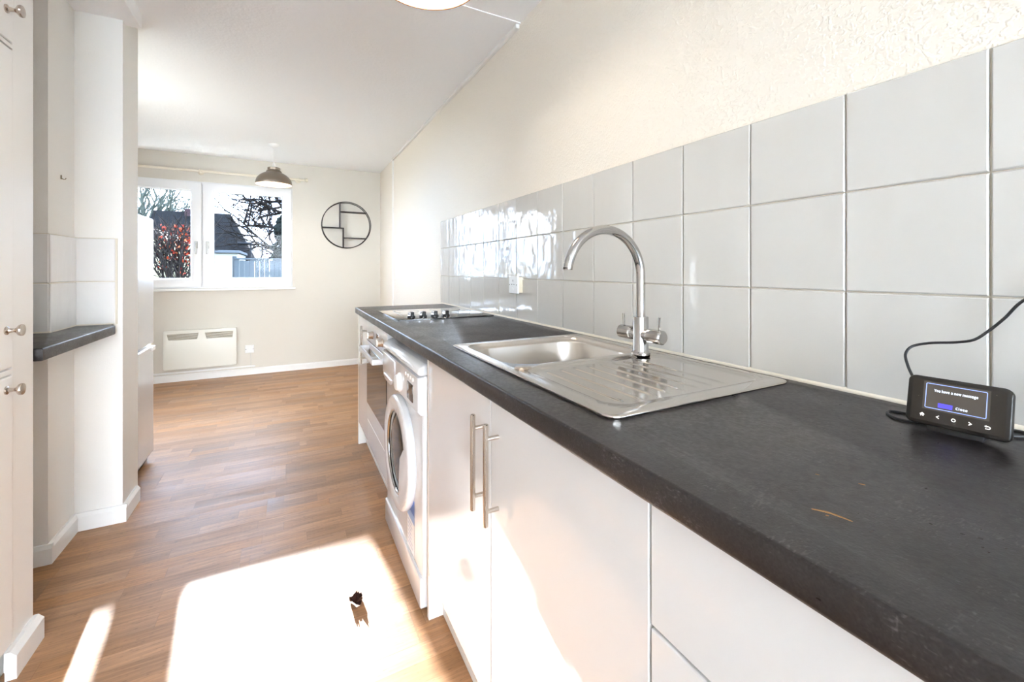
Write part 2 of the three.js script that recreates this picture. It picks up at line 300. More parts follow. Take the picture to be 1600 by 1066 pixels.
{
  const R = rng(3), geos = [...Array(6)].map(() => tileGeometry(0.1972, 0.1972, 0.007, R(), R())), N = new THREE.Vector3(-1, 0, 0);
  add(wallRight, 'grout', bx(RW - 0.008, RW, 0.9, 1.502, -0.56, 3.034), M.grout);
  for (let k = -4; k <= 13; k++) for (let r = 0; r < 3; r++) {
    const D0 = 0.2483 + k * 0.2, D1 = Math.min(D0 + 0.2, 3.034), h = 1.0015 + r * 0.2;
    pickTile(wallRight, geos, R, V(RW - 0.0065, h, (D0 + D1) / 2), N, (D1 - D0) / 0.2);
  }
  add(wallRight, 'sealant', [rod(V(RW - 0.009, 0.901, -0.5), V(RW - 0.009, 0.901, 3.02), 0.008, 12)], M.sealant);
  // alcove tiles
  const liftedTile = mat('white glazed tile lightened for recess', 0xf1efeb, 0.12, { bumpMap: tileWave, bumpScale: 0.001 });  // same tile as the right wall, colour lightened to offset the recess shade
  const back = new THREE.Vector3(0, 0, 1), side = new THREE.Vector3(1, 0, 0);
  const tg = [[0.14, back, -0.765, 2.545], [0.235, side, -0.835, 2.4225], [0.2, back, -0.9285, 2.315], [0.2, back, -1.14, 2.315], [0.2, back, -1.34, 2.315]];
  add(wallLeft, 'grout', [bx(-1.44, -0.829, 0.9, 1.288, 2.309, 2.316), bx(-0.836, -0.829, 0.9, 1.288, 2.31, 2.546), bx(-0.836, -0.69, 0.9, 1.288, 2.539, 2.546)], M.grout);
  for (const [w, n, x, d] of tg) { const gs = [0, 1].map(() => tileGeometry(w - 0.004, 0.19, 0.006, R(), R())); for (const h of [0.996, 1.19]) pickTile(wallLeft, gs, R, V(x, h, d).addScaledVector(n, 0.004), n, 1, liftedTile); }
}

// ================================================================ WORKTOPS AND UNITS
const WT = 0.9, FX = 0.403;                                           // worktop top, door faces
{
  const t = thing('worktop', 'long dark slate-effect laminate worktop running under the white tiles', 'worktop', [0.7, 0.86, 1.2]);
  const s = poly([[0.386, -0.55], [0.998, -0.55], [0.998, 2.964], [0.386, 2.964]]); s.holes.push(rrect(0.484, 0.94, 0.9, 1.285, 0.06, THREE.Path));
  add(t, 'board', exH(s, 0.86, 0.04, 0.005, 3), M.slate);
  const chipMat = mat('bare brown chip', 0x9a7448, 0.8, { bumpMap: fine, bumpScale: 0.0003 });
  const sliver = (pts, w) => { const c = new THREE.CatmullRomCurve3(pts.map(([x, d]) => V(x, 0, d))), n = 14, L = [], Rr = []; for (let i = 0; i <= n; i++) { const p = c.getPoint(i / n), q = c.getTangent(i / n), k = w * Math.sin(Math.PI * (0.12 + 0.8 * i / n)) * (0.75 + 0.5 * hash2(i, 5, 2)); L.push([p.x - q.z * k, -(p.z + q.x * k)]); Rr.push([p.x + q.z * k, -(p.z - q.x * k)]); } return exH(poly([...L, ...Rr.reverse()]), 0.8998, 0.0007, 0); };
  add(t, 'chip', [sliver([[0.474, 0.244], [0.481, 0.234], [0.484, 0.224], [0.4855, 0.213]], 0.0014), sliver([[0.474, 0.231], [0.476, 0.229]], 0.0007)], chipMat, 'brown chip in the laminate');
  add(t, 'chip', sliver([[0.578, 0.248], [0.581, 0.2425]], 0.0008), chipMat, 'small brown chip in the laminate');
  add(t, 'chip', sliver([[0.559, 0.2835], [0.561, 0.28]], 0.0006), chipMat, 'small brown chip in the laminate');
}
{
  const t = thing('worktop', 'short dark slate-effect worktop in the alcove beside the fridge', 'worktop', [-1.0, 0.86, 2.2]);
  add(t, 'board', exH(poly([[-1.44, 1.86], [-0.682, 1.86], [-0.682, 2.485], [-0.7, 2.505], [-0.702, 2.538], [-0.828, 2.538], [-0.828, 2.307], [-1.44, 2.307]]), 0.86, 0.04, 0.004, 3), M.slate);
  add(t, 'sealant', [rod(V(-0.705, 0.901, 2.537), V(-0.829, 0.901, 2.537), 0.005, 8), rod(V(-0.829, 0.901, 2.54), V(-0.829, 0.901, 2.305), 0.005, 8), rod(V(-0.826, 0.901, 2.307), V(-1.4, 0.901, 2.307), 0.005, 8)], M.sealant);
}
function barHandle(door, D, h0, h1) {                                  // upright bar on two posts
  const b = (h1 - h0), X = FX - 0.03, post = (h) => rod(V(FX + 0.001, h, D), V(X, h, D), 0.0048, 14);
  add(door, 'handle', [rod(V(X, h0, D), V(X, h1, D), 0.006, 18), post(h0 + 0.032), post(h1 - 0.032)], M.nickel, 'brushed nickel bar handle');
}
function doorPanel(parent, name, h0, h1, D0, D1) { return add(parent, name, bx(FX, FX + 0.019, h0, h1, D0, D1, 0.0025, 2), M.door); }
{ // sink base
  const t = thing('base_cabinet', 'white gloss double-door base cabinet below the sink', 'cabinet', [0.7, 0, 0.88]);
  add(t, 'side_panel', bx(0.404, 0.985, 0, 0.858, 1.357, 1.375, 0.001), M.carcass);
  add(t, 'carcass', [bx(0.424, 0.985, 0.152, 0.17, 0.4, 1.355), bx(0.424, 0.985, 0.152, 0.858, 0.4, 0.416), bx(0.975, 0.985, 0.15, 0.858, 0.4, 1.355), bx(0.424, 0.44, 0.66, 0.68, 0.4, 1.355)], M.carcass);
  add(t, 'plinth', bx(0.452, 0.468, 0.002, 0.15, 0.398, 1.356), M.carcass);
  barHandle(doorPanel(t, 'door', 0.15, 0.856, 0.8745, 1.355), 0.906, 0.594, 0.814);
  barHandle(doorPanel(t, 'door', 0.15, 0.856, 0.3965, 0.8715), 0.834, 0.594, 0.814);
}
{ // drawers next to it
  const t = thing('drawer_unit', 'white gloss drawer unit right of the double-door sink cabinet', 'cabinet', [0.7, 0, 0.14]);
  add(t, 'carcass', [bx(0.424, 0.985, 0.152, 0.17, -0.1, 0.394), bx(0.424, 0.985, 0.152, 0.858, 0.378, 0.394), bx(0.424, 0.985, 0.152, 0.858, -0.1, -0.082), bx(0.975, 0.985, 0.15, 0.858, -0.1, 0.394)], M.carcass);
  add(t, 'plinth', bx(0.452, 0.468, 0.002, 0.15, -0.55, 0.396), M.carcass);
  for (const [a, b] of [[0.699, 0.856], [0.428, 0.695], [0.15, 0.424]]) doorPanel(t, 'drawer', a, b, -0.1, 0.3935);
  add(t, 'end_panel', bx(FX, 0.985, 0.15, 0.856, -0.55, -0.104, 0.002), M.door);
}
{ // far narrow cabinet
  const t = thing('base_cabinet', 'narrow white end cabinet left of the oven with one bar handle', 'cabinet', [0.7, 0, 2.77]);
  add(t, 'side_panel', bx(0.404, 0.985, 0, 0.858, 2.945, 2.963, 0.001), M.carcass);
  add(t, 'carcass', [bx(0.424, 0.985, 0.152, 0.858, 2.93, 2.944), bx(0.424, 0.985, 0.152, 0.858, 2.572, 2.588), bx(0.424, 0.985, 0.152, 0.17, 2.588, 2.93), bx(0.975, 0.985, 0.152, 0.858, 2.588, 2.93)], M.carcass);
  add(t, 'plinth', bx(0.452, 0.468, 0.002, 0.15, 1.99, 2.944), M.carcass);
  barHandle(doorPanel(t, 'door', 0.15, 0.856, 2.569, 2.943), 2.6, 0.6, 0.82);
}
{ // oven
  const t = thing('oven', 'built-under electric oven with white front and dark glass door', 'oven', [0.7, 0.15, 2.28]), OX = 0.397;
  add(t, 'housing', bx(0.42, 0.97, 0.155, 0.855, 1.99, 2.566, 0.002), M.carcass);
  add(t, 'lower_panel', bx(OX + 0.004, 0.42, 0.152, 0.286, 1.99, 2.566, 0.003), M.white);
  const cp = add(t, 'control_panel', bx(OX, 0.42, 0.746, 0.856, 1.99, 2.566, 0.004, 3), M.white);
  add(cp, 'display', bx(OX - 0.0012, OX + 0.003, 0.785, 0.82, 2.185, 2.26, 0.001), M.blackGlass);
  for (const D of [2.083, 2.354]) {
    const dial = [[0, 0], [0.02, 0], [0.021, 0.003], [0.0185, 0.007], [0.0165, 0.022], [0.0145, 0.026], [0, 0.026]];
    const k = add(t, 'knob', [lathe(dial, V(OX, 0.797, D), new THREE.Vector3(-1, 0, 0), 28), bx(OX - 0.034, OX - 0.01, 0.78, 0.814, D - 0.0045, D + 0.0045, 0.003)], M.nickel);
  }
  const door = add(t, 'door', bx(OX + 0.002, 0.42, 0.29, 0.738, 1.99, 2.566, 0.004, 3), M.white);
  add(door, 'glass', bx(OX - 0.001, OX + 0.006, 0.386, 0.705, 2.002, 2.556, 0.002), M.ovenGlass);
  add(door, 'trim', [bx(OX + 0.004, OX + 0.014, 0.7385, 0.7455, 1.992, 2.564)], M.black);
  const hs = poly([[OX + 0.006, 2.06], [0.348, 2.06], [0.342, 2.066], [0.342, 2.494], [0.348, 2.5], [OX + 0.006, 2.5], [OX + 0.006, 2.488], [0.354, 2.488], [0.354, 2.072], [OX + 0.006, 2.072]]);
  add(door, 'handle', exH(hs, 0.698, 0.026, 0.002), M.white, 'chunky white bow handle');
}
{ // washing machine
  const t = thing('washing_machine', 'white front-loading washing machine under the worktop between oven and sink cabinet', 'washing machine', [0.7, 0, 1.68]);
  const D0 = 1.392, D1 = 1.982, c = 1.685, X = 0.39;
  const body = exX(rrect(D0, D1, 0.008, 0.79, [0.02, 0.02, 0.004, 0.004]), X + 0.004, 0.54, 0.012, 4);
  add(t, 'body', body, M.white);
  // top with rolled front lip
  const prof = (x, y) => [x, y]; const lip = new THREE.Shape(); lip.moveTo(X + 0.56, 0.79); lip.lineTo(X + 0.01, 0.79); lip.quadraticCurveTo(X - 0.016, 0.79, X - 0.014, 0.805); lip.quadraticCurveTo(X - 0.006, 0.832, X + 0.05, 0.838); lip.lineTo(X + 0.56, 0.838); lip.closePath();
  add(t, 'top', exD(lip, D0 - 0.002, D1 - D0 + 0.004, 0.008, 4), M.white);
  // sloping control fascia
  const fas = poly([[X + 0.02, 0.655], [X - 0.002, 0.657], [X - 0.012, 0.67], [X - 0.013, 0.785], [X + 0.02, 0.788]]);
  const fascia = add(t, 'control_panel', exD(fas, D0 + 0.004, D1 - D0 - 0.008, 0.004, 3), M.white);
  add(fascia, 'display', exX(rrect(1.455, 1.535, 0.686, 0.748, 0.005), X - 0.0145, 0.004, 0.0008), mat('brown display glass', 0x54463c, 0.12));
  for (let i = 0; i < 4; i++) add(fascia, 'button', lathe([[0, 0], [0.007, 0], [0.0065, 0.004], [0, 0.0045]], V(X - 0.0125, 0.768, 1.45 + i * 0.034), new THREE.Vector3(-1, 0, 0), 16), M.whitePlastic);
  add(t, 'dial', lathe([[0, 0], [0.036, 0], [0.036, 0.005], [0.031, 0.008], [0.029, 0.017], [0.025, 0.02], [0, 0.02]], V(X - 0.0125, 0.715, 1.645), new THREE.Vector3(-1, 0, 0), 40), M.whitePlastic);
  const dr = add(t, 'detergent_drawer', exX(rrect(1.735, 1.965, 0.69, 0.778, 0.008), X - 0.017, 0.01, 0.003, 3), M.white);
  add(dr, 'handle', exX(poly([[1.77, 0.692], [1.93, 0.692], [1.9, 0.668], [1.8, 0.668]]), X - 0.021, 0.02, 0.004), M.white);
  // door: thick ring, with the grip bulging into the glass on the near side
  const ch = 0.437, ring = circle(c, ch, 0.215), hole = new THREE.Path();
  hole.moveTo(c + 0.0, ch + 0.152); hole.absarc(c, ch, 0.152, Math.PI / 2, Math.PI * 1.5, false); hole.lineTo(c - 0.055, ch - 0.138); hole.quadraticCurveTo(c - 0.045, ch - 0.05, c - 0.05, ch + 0.01); hole.lineTo(c - 0.105, ch + 0.05); hole.quadraticCurveTo(c - 0.07, ch + 0.13, c, ch + 0.152);
  const H2 = new THREE.Path(); const pts = []; for (let a = 0; a <= 40; a++) { const th = Math.PI / 2 - Math.PI * 1.13 * a / 40; pts.push([c + 0.152 * Math.cos(th), ch + 0.152 * Math.sin(th)]); }
  pts.push([c - 0.06, ch - 0.06], [c - 0.075, ch + 0.01], [c - 0.125, ch + 0.055]); for (let a = 0; a <= 8; a++) { const th = Math.PI - 0.4 - (Math.PI / 2 - 0.42) * a / 8; pts.push([c + 0.15 * Math.cos(th), ch + 0.15 * Math.sin(th)]); }
  ring.holes.push(new THREE.Path(pts.map(([a, b]) => new THREE.Vector2(a, b))));
  const door = add(t, 'door', exX(ring, X - 0.026, 0.036, 0.014, 5, 64), M.white);
  add(door, 'glass', lathe([[0, 0.02], [0.1, 0.016], [0.145, 0.004], [0.16, -0.01]], V(X - 0.004, ch, c), new THREE.Vector3(-1, 0, 0), 48), M.porthole);
  add(door, 'rim', new THREE.TorusGeometry(0.156, 0.007, 10, 64).rotateY(Math.PI / 2).translate(X - 0.016, ch, -c), M.chrome, 'chrome ring round the porthole');
  add(t, 'kick_panel', exX(rrect(D0 + 0.002, D1 - 0.002, 0.012, 0.115, 0.01), X - 0.004, 0.02, 0.006, 3), M.white);
  const st = document.createElement('canvas'); st.width = 128; st.height = 256; const q = st.getContext('2d');
  q.fillStyle = '#f3f6fb'; q.fillRect(0, 0, 128, 256); q.fillStyle = '#3f6fc0'; q.fillRect(0, 0, 128, 70); q.fillStyle = '#8fb0de'; q.fillRect(0, 70, 128, 40); for (let i = 0; i < 7; i++) { q.fillStyle = '#c6d0e4'; q.fillRect(10, 122 + i * 18, 60 + 40 * hash2(i, 1, 9), 9); }
  const tx = new THREE.CanvasTexture(st); tx.colorSpace = THREE.SRGBColorSpace;
  const sg = new THREE.PlaneGeometry(0.1, 0.2).rotateY(-Math.PI / 2).translate(X - 0.0012 + 0.004, 0.222, -1.545);
  add(t, 'sticker', sg, mat('printed sticker', 0xffffff, 0.35, { map: tx }), 'blue and white energy sticker');
}

// ================================================================ SINK, TAP, HOB
{
  const t = thing('sink', 'inset stainless steel sink with single bowl and ribbed drainer', 'sink', [0.71, 0.9, 0.92]);
  const X0 = 0.461, X1 = 0.963, D0 = 0.534, D1 = 1.305, h = 0.9055;
  const dx0 = 0.5, dx1 = 0.937, dd0 = 0.57, dd1 = 0.902;
  const s = rrect(X0, X1, D0, D1, 0.026); s.holes.push(rrect(0.492, 0.925, 0.932, 1.278, [0.085, 0.06, 0.06, 0.06], THREE.Path), rrect(dx0, dx1, dd0, dd1, [0.07, 0.03, 0.03, 0.05], THREE.Path));
  const rim = extrude(s, 0.0055, 0.0022, 3, 20).applyMatrix4(basis(EX, EM, EY, V(0, 0.9001, 0)));
  add(t, 'rim', soft(rim), M.steel);
  { // bowl: rounded-rectangle rings going down
    const N = 96, ringAt = (ins, y, r) => { const sh = rrect(0.4905 + ins, 0.9265 - ins, 0.9305 + ins, 1.2795 - ins, [0.086 + r, 0.062 + r, 0.062 + r, 0.062 + r]); return sh.getSpacedPoints(N).slice(0, N).map((p) => V(p.x, y, p.y)); };
    const steps = [[0, 0.9045, 0], [0.003, 0.9035, 0], [0.0065, 0.899, 0], [0.008, 0.893, 0], [0.015, 0.8915, 0.004], [0.019, 0.887, 0.006], [0.03, 0.765, 0.012], [0.034, 0.75, 0.014], [0.044, 0.739, 0.016], [0.06, 0.735, 0.02], [0.13, 0.731, 0.01]];
    const rings = steps.map((a) => ringAt(...a)), P = [], I = []; rings.forEach((r) => r.forEach((v) => P.push(v.x, v.y, v.z)));
    for (let k = 0; k < rings.length - 1; k++) for (let i = 0; i < N; i++) { const j = (i + 1) % N, a = k * N + i, b = k * N + j; I.push(a, a + N, b, b, a + N, b + N); }
    const ci = P.length / 3; P.push(0.708, 0.731, -1.105); for (let i = 0; i < N; i++) I.push((rings.length - 1) * N + i, ci, (rings.length - 1) * N + (i + 1) % N);
    const g = new THREE.BufferGeometry(); g.setAttribute('position', new THREE.Float32BufferAttribute(P, 3)); g.setIndex(I); g.computeVertexNormals();
    add(t, 'bowl', uvBox(g.toNonIndexed()), mat('bowl steel', 0xd2cdc6, 0.3, { metal: 1, side: THREE.DoubleSide, bumpMap: brushed, bumpScale: 0.00003 }));
    add(t, 'drain', lathe([[0, 0.002], [0.03, 0.002], [0.038, 0.004], [0.042, 0.001], [0.042, -0.004]], V(0.708, 0.7325, 1.105)), M.chrome);
  }
  { // drainer: pressed panel with eight long ribs
    const nx = 230, nd = 110, P = [], I = [], U = [], W = dx1 - dx0, L = dd1 - dd0;
    for (let j = 0; j <= nd; j++) for (let i = 0; i <= nx; i++) {
      const x = dx0 - 0.004 + (W + 0.008) * i / nx, d = dd0 - 0.004 + (L + 0.008) * j / nd;
      const qx = Math.abs(x - (dx0 + dx1) / 2) - W / 2 + 0.05, qd = Math.abs(d - (dd0 + dd1) / 2) - L / 2 + 0.05;
      const sd = Math.hypot(Math.max(qx, 0), Math.max(qd, 0)) + Math.min(Math.max(qx, qd), 0) - 0.05;
      let y = 0.9048 - 0.0045 * smooth(0.0, 0.018, -sd);
      for (let k = 0; k < 8; k++) { const rx = 0.547 + k * 0.0409, a = Math.abs(x - rx), e = Math.min(d - 0.598, 0.872 - d); y += 0.0026 * (1 - smooth(0.0, 0.0075, a)) * smooth(-0.002, 0.02, e); }
      P.push(x, y, -d); U.push(x, d);
      if (i < nx && j < nd) { const a = j * (nx + 1) + i; I.push(a, a + 1, a + nx + 2, a, a + nx + 2, a + nx + 1); }
    }
    const g = new THREE.BufferGeometry(); g.setAttribute('position', new THREE.Float32BufferAttribute(P, 3)); g.setAttribute('uv', new THREE.Float32BufferAttribute(U, 2)); g.setIndex(I); g.computeVertexNormals();
    add(t, 'drainer', g, M.steel);
  }
  add(t, 'cover_cap', lathe([[0, 0.003], [0.017, 0.003], [0.021, 0.0015], [0.022, 0]], V(0.508, h, 0.912)), M.nickel, 'round steel tap hole cap');
}
{
  const t = thing('tap', 'chrome swan-neck mixer tap with two levers behind the sink', 'tap', [0.888, 0.9055, 0.905]), X = 0.888, D = 0.905, h = 0.9055;
  add(t, 'body', [lathe([[0, 0], [0.0265, 0], [0.0265, 0.005], [0.023, 0.009], [0.0215, 0.012], [0.0215, 0.105], [0.0205, 0.107], [0.0135, 0.107]], V(X, h, D), EY, 40), rod(V(X, 0.962, D - 0.03), V(X, 0.962, D + 0.03), 0.0155, 28)], M.chrome);
  const pts = [V(X, 1.0, D), V(X, 1.06, D)]; const r = 0.127, cy = 1.127; for (let i = 0; i <= 24; i++) { const a = Math.PI * 0.945 * i / 24; pts.push(V(X - r + r * Math.cos(a), cy + r * Math.sin(a), D)); }
  const sp = tube(pts, 0.0127, 120, 24); const end = V(X - r + r * Math.cos(Math.PI * 0.945), cy + r * Math.sin(Math.PI * 0.945), D);
  add(t, 'spout', [sp, rod(end.clone().add(new THREE.Vector3(0.0, 0.002, 0)), end.clone().add(new THREE.Vector3(0.0004, 0.0006, 0)), 0.0126, 20)], M.chrome);
  for (const sgn of [-1, 1]) {
    const k = add(t, 'valve', [rod(V(X, 0.962, D + sgn * 0.028), V(X, 0.962, D + sgn * 0.031), 0.0165, 28), rod(V(X, 0.962, D + sgn * 0.0315), V(X, 0.962, D + sgn * 0.083), 0.0195, 32)], M.chrome);
    add(k, 'lever', rod(V(X, 0.978, D + sgn * 0.068), V(X, 1.016, D + sgn * 0.07), 0.0034, 12), M.chrome);
  }
}
{
  const t = thing('hob', 'black ceramic hob with four black knobs set in the worktop', 'hob', [0.715, 0.9, 2.3]);
  add(t, 'glass', exH(rrect(0.459, 0.965, 2.045, 2.565, 0.006), 0.9003, 0.0062, 0.0006, 2), M.blackGlass);
  const zone = mat('printed grey ring', 0x5a5a5a, 0.3);
  for (const [x, d, r] of [[0.6, 2.28, 0.09], [0.83, 2.27, 0.072], [0.6, 2.455, 0.072], [0.83, 2.455, 0.09]]) { const s = circle(x, d, r); s.holes.push(circle(x, d, r - 0.0022, THREE.Path)); add(t, 'zone_ring', exH(s, 0.9064, 0.0002, 0, 1, 40), zone); }
  for (let k = 0; k < 4; k++) {
    const x = 0.537 + k * 0.06, d = 2.105;
    const kn = add(t, 'knob', [lathe([[0, 0], [0.0205, 0], [0.0205, 0.007], [0.0185, 0.0105], [0.0155, 0.0115], [0, 0.0115]], V(x, 0.9066, d), EY, 28), bx(x - 0.004, x + 0.0115, 0.915, 0.9365, d - 0.017, d + 0.017, 0.003)], M.black);
    add(kn, 'cap', bx(x - 0.0125, x - 0.0042, 0.9175, 0.936, d - 0.016, d + 0.016, 0.002), M.chrome, 'bright metal side of the knob');
  }
}

// ================================================================ SMALL THINGS ON THE RIGHT
{
  const t = thing('wall_socket', 'white single plug socket on the tiles between the hob and the tap', 'socket', [0.985, 1.033, 1.83]), a = 1.784, b = 1.872;
  add(t, 'back_box', bx(0.972, 0.999, 1.035, 1.111, a + 0.003, b - 0.003, 0.003), M.ivory, 'ivory plastic back box');
  add(t, 'face_plate', bx(0.962, 0.974, 1.031, 1.115, a, b, 0.004, 3), M.whitePlastic);
  for (const [d, h, w, l] of [[1.828, 1.093, 0.002, 0.005], [1.839, 1.075, 0.004, 0.002], [1.817, 1.075, 0.004, 0.002]]) add(t, 'pin_hole', bx(0.9614, 0.964, h - l, h + l, d - w, d + w), M.black);
  for (const d of [1.793, 1.863]) add(t, 'screw', lathe([[0, 0.001], [0.0025, 0.0006], [0.003, 0]], V(0.962, 1.073, d), new THREE.Vector3(-1, 0, 0), 10), M.wire);
  add(t, 'switch', bx(0.9595, 0.964, 1.045, 1.058, 1.822, 1.836, 0.001), M.whitePlastic);
}
{
  const t = thing('energy_monitor', 'small black smart meter display showing a message on the worktop', 'display', [0.9, 0.9, 0.255]);
  // face plane: bottom edge near the front, leaning back towards the wall
  const BL = V(0.8605, 0.9085, 0.3075), BR = V(0.8695, 0.9085, 0.1975), w = BL.distanceTo(BR), right = BR.clone().sub(BL).normalize(), up = new THREE.Vector3(0.27, 0.963, 0); up.sub(right.clone().multiplyScalar(up.dot(right))).normalize();
  const out = new THREE.Vector3().crossVectors(right, up), H = 0.0735, Mx = (o) => basis(right, up, out, BL.clone().addScaledVector(out, o));
  add(t, 'case', uvBox(toCreasedNormals(extrude(rrect(0, w, 0, H, 0.0095), 0.014, 0.003, 4, 12).applyMatrix4(Mx(-0.0135)), 0.6)), M.device);
  const c = document.createElement('canvas'); c.width = 1120; c.height = 735; const g = c.getContext('2d'), S = 10000;
  g.fillStyle = '#17130f'; g.fillRect(0, 0, 1120, 735);
  g.fillStyle = '#3a352f'; g.fillRect(190, 75, 715, 425);
  g.strokeStyle = '#8aa2f0'; g.lineWidth = 9; g.beginPath(); g.roundRect(222, 103, 648, 368, 14); g.stroke();
  g.fillStyle = '#dcebff'; g.font = 'bold 56px sans-serif'; g.textAlign = 'center'; g.fillText('You have a new message', 548, 218, 470);
  g.fillStyle = '#4740d8'; g.fillRect(365, 378, 160, 66);
  g.fillStyle = '#dcebff'; g.font = 'bold 50px sans-serif'; g.fillText('Close', 620, 430);
  g.fillStyle = '#4c4740'; g.fillRect(545, 28, 12, 12); g.fillRect(575, 28, 12, 12); g.fillRect(545, 50, 12, 12); g.fillRect(575, 50, 12, 12); g.beginPath(); g.arc(960, 120, 6, 0, 7); g.arc(140, 320, 5, 0, 7); g.fill();
  g.fillStyle = g.strokeStyle = '#f2efe9'; g.lineWidth = 11; const iy = 588;
  g.beginPath(); g.moveTo(165, iy); g.lineTo(197, iy - 30); g.lineTo(229, iy); g.lineTo(216, iy); g.lineTo(216, iy + 26); g.lineTo(203, iy + 26); g.lineTo(203, iy + 6); g.lineTo(191, iy + 6); g.lineTo(191, iy + 26); g.lineTo(178, iy + 26); g.lineTo(178, iy); g.fill();
  g.beginPath(); g.moveTo(388, iy - 22); g.lineTo(360, iy); g.lineTo(388, iy + 22); g.stroke();
  g.beginPath(); g.arc(545, iy, 20, 0, Math.PI * 2); g.stroke();
  g.beginPath(); g.moveTo(702, iy - 22); g.lineTo(730, iy); g.lineTo(702, iy + 22); g.stroke();
  g.beginPath(); g.moveTo(866, iy - 14); g.lineTo(900, iy - 14); g.arc(900, iy + 3, 17, -Math.PI / 2, Math.PI / 2); g.lineTo(868, iy + 20); g.stroke(); g.beginPath(); g.moveTo(880, iy - 32); g.lineTo(858, iy - 14); g.lineTo(880, iy + 2); g.fill();
  const tx = new THREE.CanvasTexture(c); tx.colorSpace = THREE.SRGBColorSpace;
  const scr = new THREE.PlaneGeometry(w - 0.012, H - 0.012), uv = scr.attributes.uv; for (let i = 0; i < uv.count; i++) uv.setXY(i, (0.006 + uv.getX(i) * (w - 0.012)) / w, (0.006 + uv.getY(i) * (H - 0.012)) / H);
  scr.translate(w / 2, H / 2, 0).applyMatrix4(Mx(0.0008));
  add(t, 'screen', scr, mat('lit display', 0xffffff, 0.3, { map: tx, emissiveMap: tx, emissive: new THREE.Color(1, 1, 1), emissiveIntensity: 0.35 }), 'screen reading You have a new message');
  const stand = extrude(poly([[0.024, -0.0075], [0.084, -0.0075], [0.084, 0.006], [0.024, 0.006]]), 0.035, 0.0015).applyMatrix4(Mx(-0.04));
  add(t, 'stand', uvBox(toCreasedNormals(stand, 0.5)), M.black);
}
{
  const at = (x, y, X) => { const u = (x - 800) / 665.03, v = (421.96 - y) / 665.03, c = Math.cos(0.482334), s = Math.sin(0.482334), k = X / (u * c + s); return V(X, 1.145 + v * k, (-u * s + c) * k); };
  const cable = tube([V(0.985, 1.17, 0.12), at(1600, 469, 0.982), at(1570, 497, 0.98), at(1545, 517, 0.975), at(1522, 531, 0.968), at(1495, 535, 0.962), at(1450, 536.5, 0.95), at(1424, 542, 0.94), at(1415, 553, 0.93), at(1418, 570, 0.922), at(1427, 590, 0.915), V(0.91, 0.94, 0.3), V(0.925, 0.908, 0.3), V(0.925, 0.9026, 0.325), V(0.915, 0.9026, 0.347), V(0.896, 0.9026, 0.3425), V(0.878, 0.9026, 0.324), V(0.884, 0.9026, 0.3), V(0.92, 0.9026, 0.27), V(0.955, 0.9026, 0.235), V(0.972, 0.9026, 0.212), V(0.966, 0.9026, 0.203), V(0.945, 0.9026, 0.204), V(0.925, 0.9035, 0.225), V(0.91, 0.912, 0.24)], 0.0021, 300, 10);
  const m = new THREE.Mesh(cable, M.black); m.name = 'power_cable'; m.castShadow = m.receiveShadow = true; scene.add(m); tag(m, 'thin black cable curling from the message display up the tiles', 'cable');
}

// ================================================================ LEFT SIDE
{
  const t = thing('tall_cupboard', 'white painted built-in tall cupboard with round metal knobs', 'cupboard', [-1.05, 0, 1.0]), X = -0.7;
  const fr = poly([[-1.2, 0], [1.85, 0], [1.85, 2.283], [-1.2, 2.283]]);
  add(t, 'frame', [exX(fr, -1.44, 0.722, 0.002), bx(-0.718, X, 0, 2.283, 1.737, 1.85, 0.002), bx(-0.718, X + 0.002, 0.8495, 0.8635, 1.15, 1.738, 0.001), bx(-0.718, X + 0.002, 1.7745, 1.7855, 1.15, 1.738, 0.001)], M.gloss);
  const doors = [[0.085, 0.845, 0.81], [0.868, 1.77, 0.976], [1.79, 2.27, 1.872]];
  for (const [a, b, k] of doors) {
    const d = add(t, 'door', bx(X - 0.016, X + 0.003, a, b, 1.15, 1.733, 0.004, 3), M.gloss);
    add(d, 'knob', lathe([[0, 0], [0.0115, 0], [0.0115, 0.003], [0.0065, 0.006], [0.005, 0.016], [0.007, 0.02], [0.015, 0.026], [0.0165, 0.03], [0.0155, 0.0335], [0, 0.035]], V(X + 0.003, k, 1.7), EX, 32), M.knobMetal, 'round satin nickel knob');
  }
  add(t, 'skirting', skirtRun([X, 1.7], [X, 1.852], [1, 0], 0.024, 0.078), M.gloss);
}
{
  const t = thing('fridge_freezer', 'white freestanding fridge freezer beyond the alcove', 'fridge', [-1.05, 0, 3.04]);
  add(t, 'body', bx(-1.38, -0.785, 0.03, 1.452, 2.778, 3.306, 0.008, 3), M.white);
  add(t, 'door', bx(-0.783, -0.73, 0.7, 1.455, 2.775, 3.308, 0.012, 4), M.white);
  const f = add(t, 'door', bx(-0.783, -0.73, 0.045, 0.688, 2.775, 3.308, 0.012, 4), M.white);
  add(f, 'handle', bx(-0.757, -0.722, 0.66, 0.686, 3.24, 3.31, 0.004), M.whitePlastic);
  add(t, 'base_grille', bx(-0.79, -0.76, 0.0, 0.045, 2.79, 3.3), M.black);
}
{
  const p = V(-0.833, 1.532, 2.42), g = [bx(-0.835, -0.832, 1.52, 1.537, 2.4165, 2.4235, 0.001), tube([V(-0.833, 1.524, 2.42), V(-0.826, 1.52, 2.42), V(-0.821, 1.521, 2.42), V(-0.819, 1.526, 2.42)], 0.0015, 20, 8)];
  const t = thing('wall_hook', 'tiny brown hook on the cream wall above the alcove tiles', 'hook', [-0.835, 1.53, 2.42]);
  add(t, 'hook', g, mat('tarnished brass', 0x8f8062, 0.5, { metal: 0.4 }));
}

